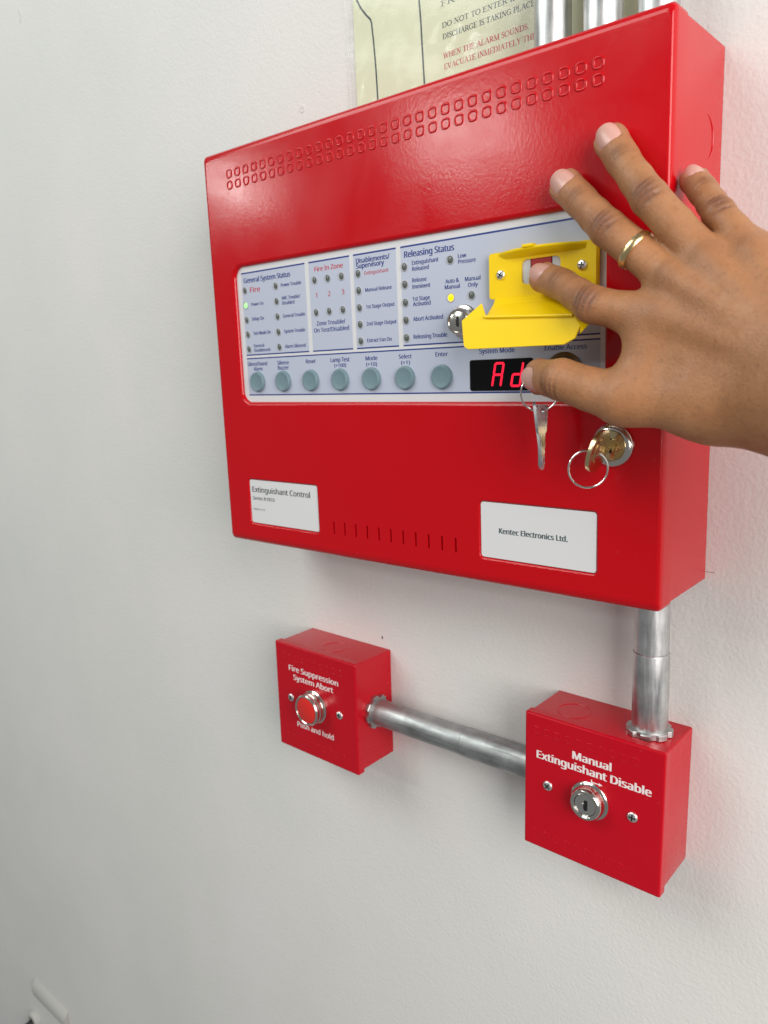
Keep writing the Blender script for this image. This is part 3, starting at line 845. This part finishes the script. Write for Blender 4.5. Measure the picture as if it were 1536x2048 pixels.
# ---------------------------------------------------------------- keys and rings
def ring_mesh(c_, nrm, r, wire, n=48):
    nn = Vector(nrm).normalized()
    u = nn.orthogonal().normalized()
    v_ = nn.cross(u)
    return tube([tuple(Vector(c_) + r * (math.cos(2 * PI * k / n) * u + math.sin(2 * PI * k / n) * v_)) for k in range(n)], wire, 8, closed=True)
kr = part('key_ring', ring_mesh((0, 0, 0), (0.45, -0.86, -0.15), 10.4, 0.55), 'steel', None, (130.4, -D - 25, -32.6))
tag(kr, 'thin steel key ring hanging under the thumb, carrying two keys', 'key ring', 'key rings')
kr2 = part('key_ring', ring_mesh((0, 0, 0), (0.45, -0.86, -0.1), 10.6, 0.6), 'steel', None, (158.2, -D - 20.5, -75.0))
tag(kr2, 'empty steel key ring hanging from the brass key', 'key ring', 'key rings')
def flat_key(loc, yaw, tilt, label):
    """chrome key hanging down from its hole; local: x width, z down the key"""
    t = thing('key', loc, label, 'key', 'small hanging keys')
    t.rotation_euler = (tilt[0], tilt[1], yaw)
    bow = rrect(0, -7.5, 9.4, 17.0, 2.2, 4)
    bow = [(x * (1.0 if z > -6 else 1.0 - 0.035 * (-6 - z)), z) for x, z in bow]
    hole = [(1.7 * math.cos(-2 * PI * k / 16), -2.4 + 1.7 * math.sin(-2 * PI * k / 16)) for k in range(16)]
    fr1 = holed(bow, [hole], -0.9)
    bk = holed(bow, [hole], 0.9)
    bk = (bk[0], [tuple(reversed(q)) for q in bk[1]])
    part('bow', join(fr1, bk, loft([xz(bow, 0.9), xz(bow, -0.9)]), loft([xz(hole, 0.9), xz(hole, -0.9)])), 'keysteel', t, loc, smooth=25)
    bl_ = [(-2.1, -15.5), (-2.1, -33), (-1.2, -35.4), (0.4, -36.4), (1.6, -35.0), (1.4, -33.5), (2.2, -32.4), (1.5, -31), (2.3, -29.4), (1.4, -27.8), (2.2, -26.2), (1.7, -24.6), (2.3, -23), (2.3, -15.5)]
    part('blade', join(slab(bl_, -0.7, 0.7), slab([(-1.0, -15.5), (-1.0, -33), (-0.4, -33), (-0.4, -15.5)], -0.95, -0.7)), 'keysteel', t, loc, smooth=25)
    return t
flat_key((131.6, -D - 25.2, -40.2), 1.32, (0.02, -0.03, 0), 'flat chrome key hanging face-on from the ring under the thumb')
flat_key((127.9, -D - 26.5, -38.6), 2.12, (-0.11, 0.0, 0), 'flat chrome key hanging edge-on from the ring under the thumb')
# brass key sitting in the lid lock
bk_loc = (163.5, -D - 3.7, -63.5)
bkey = thing('key', bk_loc, 'brass key standing in the chrome lid lock below the hand', 'key')
bkey.rotation_euler = (0, 0.30, 0)
def yz_slab(loop, x0, x1):
    v, f = slab(loop, x0, x1, 0.35)
    return [(y, x, z) for x, y, z in v], [tuple(reversed(q)) for q in f]
bowl = [(-15.5 + 10.5 * math.cos(2 * PI * k / 36), -1.5 + 12.4 * math.sin(2 * PI * k / 36)) for k in range(36)]
part('bow', yz_slab(bowl, -1.3, 1.3), 'brass', bkey, bk_loc, smooth=40)
part('shank', yz_slab(rrect(-3.5, 0, 9, 7.4, 0.6, 2), -0.9, 0.9), 'brass', bkey, bk_loc, smooth=30)
part('bow_boss', yz_slab([(-15.5 + 6.2 * math.cos(2 * PI * k / 28), -1.0 + 7.4 * math.sin(2 * PI * k / 28)) for k in range(28)], -1.75, 1.75), 'brass', bkey, bk_loc, smooth=40)

flush_text()

# ---------------------------------------------------------------- the hand
HJ = {
 'thumb': dict(p=[(130.2, -102.0, -23.6), (150.5, -114.4, -25.2), (185.2, -117.6, -35.6), (226.0, -110.0, -38.0)], r=[9.3, 11.2, 12.2, 16.5]),
 'index': dict(p=[(123.6, -85.6, 32.2), (140.0, -93.0, 25.8), (165.0, -109.6, 13.0), (204.0, -107.0, 2.2)], r=[7.5, 8.4, 9.6, 11.2]),
 'middle': dict(p=[(138.0, -86.4, 78.8), (151.6, -93.6, 67.0), (171.7, -106.0, 50.0), (207.0, -105.0, 20.5)], r=[8.1, 8.5, 9.3, 10.2]),
 'ring': dict(p=[(163.8, -86.2, 96.6), (173.6, -92.0, 83.6), (192.5, -104.6, 61.5), (223.2, -103.6, 26.2)], r=[7.9, 8.3, 9.1, 10.0]),
 'pinky': dict(p=[(200.6, -67.6, 74.0), (209.6, -77.6, 64.5), (221.2, -91.0, 51.6), (242.0, -100.0, 28.0)], r=[6.2, 6.9, 7.7, 9.2]),
}
WR = (283.0, -124.0, -31.0)
EL = (388.0, -171.0, -67.0)
GH = 1.0
G0 = np.array([104.0, -212.0, -128.0])
G1 = np.array([432.0, -52.0, 114.0])
NG = np.ceil((G1 - G0) / GH).astype(int)
ax_ = [(G0[i] + GH * np.arange(NG[i])).astype(np.float32) for i in range(3)]
def sub(lo, hi):
    a_ = np.clip(np.floor((np.array(lo) - G0) / GH).astype(int), 0, NG)
    b_ = np.clip(np.ceil((np.array(hi) - G0) / GH).astype(int) + 1, 0, NG)
    return tuple(slice(int(i), int(j)) for i, j in zip(a_, b_))
def gridpts(sl):
    return ax_[0][sl[0]][:, None, None], ax_[1][sl[1]][None, :, None], ax_[2][sl[2]][None, None, :]
def cone(a_, b_, ra, rb, sl, flat=None):
    X, Y, Z = gridpts(sl)
    d = np.subtract(b_, a_)
    L2 = float(d @ d)
    t = np.clip(((X - a_[0]) * d[0] + (Y - a_[1]) * d[1] + (Z - a_[2]) * d[2]) / L2, 0, 1)
    qx, qy, qz = X - a_[0] - t * d[0], Y - a_[1] - t * d[1], Z - a_[2] - t * d[2]
    if flat is not None:                     # squeeze: (direction, factor)
        n, k = flat
        dn = qx * n[0] + qy * n[1] + qz * n[2]
        e = dn * (k - 1)
        qx, qy, qz = qx + e * n[0], qy + e * n[1], qz + e * n[2]
    return (np.sqrt(qx * qx + qy * qy + qz * qz) - (ra + (rb - ra) * t)).astype(np.float32)
def smin(a_, b_, k):
    h = np.maximum(k - np.abs(a_ - b_), 0) / k
    return np.minimum(a_, b_) - h * h * k * 0.25
def box_of(pts, m):
    P = np.array(pts)
    return sub(P.min(0) - m, P.max(0) + m)
F = np.full(tuple(NG), 25.0, np.float32)
def add(a_, b_, ra, rb, k, flat=None, fld=None):
    fld = F if fld is None else fld
    sl = box_of([a_, b_], max(ra, rb) + k + 6)
    fld[sl] = smin(fld[sl], cone(a_, b_, ra, rb, sl, flat), k)
def lerp(a_, b_, t):
    return tuple(a_[i] + (b_[i] - a_[i]) * t for i in range(3))
NB = np.array((0.06, -0.955, 0.29)); NB /= np.linalg.norm(NB)
def sh3(p, d, k):
    return tuple(np.array(p) + np.array(d) * k)
# palm: metacarpals, heel, thumb mound
wi, wm, wr_, wp = (270, -119, -38), (276, -121, -28), (280, -121, -18), (284, -119, -8)
for f, we, r1, r2 in (('index', wi, 13.0, 17), ('middle', wm, 12.4, 17), ('ring', wr_, 12.0, 16.5), ('pinky', wp, 11.0, 15.5)):
    add(sh3(lerp(HJ[f]['p'][3], we, 0.10), NB, -1.5), we, r1, r2, 17, (NB, 1.12))
add((214, -100, 8), (262, -110, -26), 15, 17, 12)
add((232, -96, 16), (272, -108, -14), 14, 17, 12)
add(HJ['thumb']['p'][3], (262, -114, -44), 17, 18, 14)
add((200, -110, -28), (232, -106, -34), 12.5, 18, 14)
add((206, -104, -12), (240, -104, -26), 13, 16, 14)
add((268, -118, -30), WR, 22, 24, 18, (NB, 1.22))
add((280, -118, -16), (292, -124, -24), 17, 20, 16, (NB, 1.2))
add(WR, EL, 25.5, 38, 16, (NB, 1.15))
add((292, -128, -24), (385, -170, -58), 21, 29, 14)
# fingers
FG = np.full(tuple(NG), 25.0, np.float32)
for f in ('thumb', 'index', 'middle', 'ring', 'pinky'):
    P, Rr = HJ[f]['p'], HJ[f]['r']
    sl = box_of(P, max(Rr) + 12)
    G = np.full(tuple(s.stop - s.start for s in sl), 25.0, np.float32)
    tip, dip, pip, mcp = P
    td = np.subtract(tip, dip); td = td / np.linalg.norm(td)
    segs_ = [(tip, dip, Rr[0], Rr[1]), (dip, lerp(dip, pip, 0.5), Rr[1], (Rr[1] + Rr[2]) * 0.485), (lerp(dip, pip, 0.5), pip, (Rr[1] + Rr[2]) * 0.485, Rr[2]),
             (pip, lerp(pip, mcp, 0.4), Rr[2], Rr[2] * 0.99), (lerp(pip, mcp, 0.4), mcp, Rr[2] * 0.99, Rr[3])]
    for s in segs_:
        G = smin(G, cone(*s, sl), 1.6)
    ts_ = np.cross(td, NB); ts_ /= np.linalg.norm(ts_)
    G = smin(G, cone(sh3(sh3(tip, td, 1.3), ts_, 2.3), sh3(sh3(tip, td, 1.3), ts_, -2.3), Rr[0] - 1.7, Rr[0] - 1.7, sl), 3)
    if f != 'thumb':                          # soft pulp under the tip
        G = smin(G, cone(sh3(lerp(tip, dip, 0.15), NB, -1.2), sh3(lerp(tip, dip, 0.7), NB, -1.0), Rr[0] * 0.95, Rr[1] * 0.9, sl), 4)
    FG[sl] = smin(FG[sl], G, 2.0)
F = smin(F, FG, 9.0)
# webs between the finger roots
for a_, b_, tt in (('index', 'middle', 0.16), ('middle', 'ring', 0.06), ('ring', 'pinky', 0.06)):
    pa, pb = lerp(HJ[a_]['p'][3], HJ[a_]['p'][2], tt), lerp(HJ[b_]['p'][3], HJ[b_]['p'][2], tt)
    add(sh3(pa, NB, -3), sh3(pb, NB, -3), 6.5, 6.5, 6)
add(lerp(HJ['thumb']['p'][2], HJ['thumb']['p'][3], 0.12), lerp(HJ['index']['p'][3], HJ['index']['p'][2], 0.22), 8, 8, 14)
# knuckles, tendons and creases
KN = []
CR = []
def crease(c_, a_, n_, r, offs, depth, wdt):
    c_, a_, n_ = np.array(c_), np.array(a_), np.array(n_)
    CR.append((c_, a_, n_, r, offs, depth))
    sl = sub(c_ - r * 2.2, c_ + r * 2.2)
    X, Y, Z = gridpts(sl)
    al = (X - c_[0]) * a_[0] + (Y - c_[1]) * a_[1] + (Z - c_[2]) * a_[2]
    dn = (X - c_[0]) * n_[0] + (Y - c_[1]) * n_[1] + (Z - c_[2]) * n_[2]
    s_ = np.cross(a_, n_)
    lt = (X - c_[0]) * s_[0] + (Y - c_[1]) * s_[1] + (Z - c_[2]) * s_[2]
    mask = np.clip(dn / (0.45 * r), 0, 1) * np.exp(-(lt / (0.62 * r)) ** 2)
    dlt = 0
    for i, o in enumerate(offs):
        bend = o + 0.05 * lt * lt / r * (1 if o >= 0 else -1) + 0.05 * (i - 1) * lt
        dlt = dlt + depth * np.exp(-((al - bend) / wdt) ** 2)
    dlt = dlt - 0.5 * np.exp(-(al / (0.55 * r)) ** 2)
    F[sl] += (mask * dlt).astype(np.float32)
for f in ('thumb', 'index', 'middle', 'ring', 'pinky'):
    P, Rr = HJ[f]['p'], HJ[f]['r']
    nb = np.array((-0.10, -0.88, -0.46)) if f == 'thumb' else (np.array((0.35, -0.82, 0.45)) if f == 'pinky' else NB)
    HJ[f]['n'] = nb
    for jn, offs, dp in ((2, (-4.6, -1.6, 1.4, 4.4), 1.7), (1, (-2.4, 0.2, 2.6), 0.8)):
        if f == 'thumb' and jn == 2:
            continue
        if f == 'thumb':
            offs, dp = (-4.5, -1.8, 0.8, 3.2, 5.6), 1.2
        a_ = np.subtract(P[jn - 1], P[jn + 1]); a_ = a_ / np.linalg.norm(a_)
        n_ = nb - a_ * (nb @ a_); n_ = n_ / np.linalg.norm(n_)
        crease(P[jn], a_, n_, Rr[jn], offs, dp, 0.95 if jn == 2 else 0.8)
        KN.append((np.array(P[jn]) + n_ * Rr[jn], Rr[jn] * (0.85 if jn == 2 else 0.6), 1.0 if jn == 2 else 0.55))
for f in ('index', 'middle', 'ring', 'pinky'):
    m_ = np.array(HJ[f]['p'][3])
    KN.append((m_ + NB * 12, 9.0, 0.22))
    add(sh3(m_, NB, 10.4), sh3(lerp(m_, WR, 0.75), NB, 12.6), 0.8, 0.5, 11)

NAIL = dict(middle=(1.0, 1.05, 14.5, NB), ring=(1.0, 1.05, 14.0, NB), index=(0.8, 1.0, 13.4, (-0.05, -0.75, 0.66)),
            pinky=(0.5, 1.0, 11.4, (0.45, -0.7, 0.5)), thumb=(1.2, 1.02, 15.5, (0.40, -0.88, -0.22)))
def nail_frame(f):
    P = HJ[f]['p']
    tip, dip = np.array(P[0]), np.array(P[1])
    a_ = (tip - dip) / np.linalg.norm(tip - dip)
    n_ = np.array(NAIL[f][3], float); n_ = n_ - a_ * (n_ @ a_); n_ /= np.linalg.norm(n_)
    return a_, n_, np.cross(a_, n_), tip - a_ * NAIL[f][0]
for f in NAIL:
    a_, n_, s_, c_ = nail_frame(f)
    half, L_ = NAIL[f][1], NAIL[f][2]
    sl = sub(c_ - 20, c_ + 20)
    X, Y, Z = gridpts(sl)
    q = [X - c_[0], Y - c_[1], Z - c_[2]]
    al = q[0] * a_[0] + q[1] * a_[1] + q[2] * a_[2]
    dn = q[0] * n_[0] + q[1] * n_[1] + q[2] * n_[2]
    lt = q[0] * s_[0] + q[1] * s_[1] + q[2] * s_[2]
    th = np.abs(np.arctan2(lt, np.maximum(dn, 1e-3)))
    # round the root of the bed
    lim = half * np.sqrt(np.clip(1 - np.clip(-al / (L_ * 0.52), 0, 1) ** 4, 0, 1))
    m_ = np.clip((lim - th) / 0.14, 0, 1) * np.clip((al + L_ * 0.5) / 1.0, 0, 1) * (dn > 0)
    F[sl] += (1.15 * m_).astype(np.float32)

def surface_nets(f):
    s = f < 0
    c_ = np.zeros(tuple(n - 1 for n in f.shape), np.uint8)
    OFF = [(i, j, k) for i in (0, 1) for j in (0, 1) for k in (0, 1)]
    nx, ny, nz = f.shape
    for i, j, k in OFF:
        c_ += s[i:nx - 1 + i, j:ny - 1 + j, k:nz - 1 + k]
    act = np.argwhere((c_ > 0) & (c_ < 8))
    idx = -np.ones(c_.shape, np.int64)
    idx[tuple(act.T)] = np.arange(len(act))
    val = np.stack([f[act[:, 0] + i, act[:, 1] + j, act[:, 2] + k] for i, j, k in OFF], 1)
    pos = np.zeros((len(act), 3)); cnt = np.zeros(len(act))
    for a_ in range(8):
        for b_ in range(a_ + 1, 8):
            oa, ob = np.array(OFF[a_]), np.array(OFF[b_])
            if abs(oa - ob).sum() != 1: continue
            m_ = (val[:, a_] < 0) != (val[:, b_] < 0)
            t = val[m_, a_] / (val[m_, a_] - val[m_, b_])
            pos[m_] += oa + t[:, None] * (ob - oa)
            cnt[m_] += 1
    pos = act + pos / cnt[:, None]
    quads = []
    for ax in range(3):
        u, v_ = (ax + 1) % 3, (ax + 2) % 3
        sl0 = [slice(None)] * 3; sl1 = [slice(None)] * 3
        sl0[ax] = slice(0, -1); sl1[ax] = slice(1, None)
        A, B_ = s[tuple(sl0)], s[tuple(sl1)]
        e = np.argwhere(A != B_)
        ok = (e[:, u] > 0) & (e[:, v_] > 0) & (e[:, u] < f.shape[u] - 1) & (e[:, v_] < f.shape[v_] - 1)
        e = e[ok]
        def cell(du, dv):
            q = e.copy(); q[:, u] -= du; q[:, v_] -= dv
            return idx[tuple(q.T)]
        q = np.stack([cell(1, 1), cell(0, 1), cell(0, 0), cell(1, 0)], 1)
        fl = A[tuple(e.T)]
        q[~fl] = q[~fl][:, ::-1]
        quads.append(q)
    return pos, np.concatenate(quads)
hv, hq = surface_nets(F)
hv = G0 + hv * GH
# relax the stair-steps a little
nbsum = np.zeros_like(hv); nbc = np.zeros(len(hv))
for it in range(1):
    nbsum[:] = 0; nbc[:] = 0
    for a_, b_ in ((0, 1), (1, 2), (2, 3), (3, 0)):
        np.add.at(nbsum, hq[:, a_], hv[hq[:, b_]]); np.add.at(nbc, hq[:, a_], 1)
        np.add.at(nbsum, hq[:, b_], hv[hq[:, a_]]); np.add.at(nbc, hq[:, b_], 1)
    hv = hv * 0.65 + 0.35 * nbsum / nbc[:, None]
HB = np.array((283.0, -124.0, -60.0))
hm = bpy.data.meshes.new('hand')
hm.vertices.add(len(hv)); hm.vertices.foreach_set('co', ((hv - HB) * S).ravel())
hm.loops.add(hq.size); hm.loops.foreach_set('vertex_index', hq.ravel().astype(np.int32))
hm.polygons.add(len(hq)); hm.polygons.foreach_set('loop_start', np.arange(0, hq.size, 4, dtype=np.int32))
hm.update(calc_edges=True)
hm.validate()
hm.polygons.foreach_set('use_smooth', np.ones(len(hm.polygons), bool))
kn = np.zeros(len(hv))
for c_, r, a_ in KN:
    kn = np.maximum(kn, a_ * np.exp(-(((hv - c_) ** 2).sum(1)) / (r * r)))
tipm = np.zeros(len(hv))
for f in HJ:
    c_ = np.array(HJ[f]['p'][0])
    tipm = np.maximum(tipm, np.exp(-((((hv - c_) ** 2).sum(1)) / 130.0) ** 2))
cre = np.zeros(len(hv))
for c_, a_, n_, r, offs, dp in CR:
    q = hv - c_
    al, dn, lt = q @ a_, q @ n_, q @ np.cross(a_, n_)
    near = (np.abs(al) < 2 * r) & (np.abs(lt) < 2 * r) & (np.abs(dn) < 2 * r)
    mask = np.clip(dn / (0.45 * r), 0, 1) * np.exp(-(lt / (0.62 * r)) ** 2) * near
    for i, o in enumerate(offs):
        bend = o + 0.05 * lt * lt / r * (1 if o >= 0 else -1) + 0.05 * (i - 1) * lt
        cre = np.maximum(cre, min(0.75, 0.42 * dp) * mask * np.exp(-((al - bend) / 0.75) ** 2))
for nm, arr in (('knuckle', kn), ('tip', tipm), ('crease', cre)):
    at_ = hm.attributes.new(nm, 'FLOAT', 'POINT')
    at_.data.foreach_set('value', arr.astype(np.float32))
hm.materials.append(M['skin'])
hand = bpy.data.objects.new('hand', hm)
COL.objects.link(hand)
place(hand, tuple(HB), None)
tag(hand, 'bare right hand spread over the panel, index finger on the red switch', 'hand')

# nails
def nail(f):
    a_, n_, s_, c_ = nail_frame(f)
    half, length = NAIL[f][1] * 0.97, NAIL[f][2] * 0.98
    rad = HJ[f]['r'][0] + 0.15
    rise = -0.05
    ring_ = []
    NU, NV = 12, 14
    v = []
    for side in (0, 1):
        for i in range(NU + 1):
            u = -1 + 2 * i / NU
            for j in range(NV + 1):
                w_ = -1 + 2 * j / NV
                # squircle outline
                lim = (1 - 0.55 * max(0, -u) ** 3) * (1 - 0.16 * max(0, u) ** 4)
                th = w_ * half * lim
                curve = rad * (1 - 0.10 * max(0, u) ** 2 * (1 if u > 0 else 0))
                r_ = curve + rise - 0.35 * abs(w_) ** 3 - 0.5 * max(0, -u) ** 4 - (0.45 if side else 0)
                uu = u * (1 - 0.12 * abs(w_) ** 2.5 * (1 if u > 0 else 0.9))
                p = c_ + a_ * (uu * length / 2) + r_ * (math.cos(th) * n_ + math.sin(th) * s_)
                v.append(tuple(p - c_))
    f_ = []
    K = (NU + 1) * (NV + 1)
    for i in range(NU):
        for j in range(NV):
            q = i * (NV + 1) + j
            f_.append((q, q + 1, q + NV + 2, q + NV + 1))
            f_.append((q + K, q + K + NV + 1, q + K + NV + 2, q + K + 1))
    edge = [i * (NV + 1) for i in range(NU + 1)] + [NU * (NV + 1) + j for j in range(1, NV + 1)] + [i * (NV + 1) + NV for i in range(NU - 1, -1, -1)] + [j for j in range(NV - 1, 0, -1)]
    for i in range(len(edge)):
        a1, b1 = edge[i], edge[(i + 1) % len(edge)]
        f_.append((a1, b1, b1 + K, a1 + K))
    part('fingernail', (v, f_), 'nail', hand, tuple(c_), smooth=60)
for f in NAIL:
    nail(f)

# gold band on the middle finger
P = HJ['middle']['p']
a_ = np.subtract(P[3], P[2]); a_ /= np.linalg.norm(a_)
c_ = np.array(lerp(P[2], P[3], 0.42))
u_ = np.cross(a_, (0, 0, 1)); u_ /= np.linalg.norm(u_)
v2 = np.cross(a_, u_)
loops = []
for k in range(56):
    t = 2 * PI * k / 56
    e = math.cos(t) * u_ + math.sin(t) * v2
    loops.append([tuple(e * (9.55 + dr) + a_ * da) for dr, da in ((0, -1.8), (0.6, -1.8), (1.0, -1.0), (1.12, 0), (1.0, 1.0), (0.6, 1.8), (0, 1.8))])
gold = part('finger_ring', loft(loops + [loops[0]]), 'gold', None, tuple(c_), smooth=50)
tag(gold, 'plain gold band worn on the middle finger', 'ring')

# ---------------------------------------------------------------- marks on the wall, and the fitting at the lower left corner
def chip(x, z, rx, rz, name='paint_chip', mat='plastic'):
    lp = [(rx * (1 + 0.25 * math.sin(3 * t + x)) * math.cos(t), rz * (1 + 0.2 * math.sin(2 * t + z)) * math.sin(t)) for t in [2 * PI * k / 14 for k in range(14)]]
    part(name, loft([xz(lp, 0.05), xz([(a_ * 0.8, b_ * 0.8) for a_, b_ in lp], -0.5), xz([(a_ * 0.45, b_ * 0.45) for a_, b_ in lp], -0.15)], False, True), mat, wall, (x, 0, z), smooth=60)
chip(-151.4, 201.1, 3.2, 3.4)
chip(-614, 408, 4, 8)
chip(-303, -191, 2.0, 1.6)
chip(-86.2, -252.5, 0.6, 1.5, 'wall_speck', 'tealink')
part('pencil_mark', slab([(0, 0), (5.5, 0), (5.5, 0.25), (0, 0.25)], -0.06, 0.02), 'cable', wall, (192, 0, -151.6), smooth=0)
fx = thing('cable_trunking', (-960, 0, -1117), 'short dull grey trunking piece on the wall at the lower left corner', 'trunking')
def xprof(x, k):
    return [(x, 0.3, -1117 + k), (x, -5 + k, -1114 + k), (x, -8 + k, -1108), (x, -9 + k, -1098), (x, -8 + k, -1090), (x, -5 + k, -1084 - k), (x, 0.3, -1079 - k)]
part('duct', loft([xprof(-968 + 2, 3), xprof(-962, 0.6), xprof(-958, 0), xprof(-848, 0), xprof(-842, 2)], True, True), 'dull', fx, (0, 0, 0), smooth=50)
gland_ = thing('cable_gland', (-980, 0, -1180), 'small pale wall gland with a dark cable below the trunking end', 'gland')
part('collar', lathe([(20, 0.2), (20, 5), (17, 9), (13, 10), (10, 7)], 32, cap=False), 'dull', gland_, (-980, 0, -1180))
part('cable', tube([(-980, -2, -1180), (-980, -18, -1182), (-984, -30, -1200), (-990, -32, -1240), (-1000, -30, -1330)], 8, 12), 'cable', gland_, (0, 0, 0))
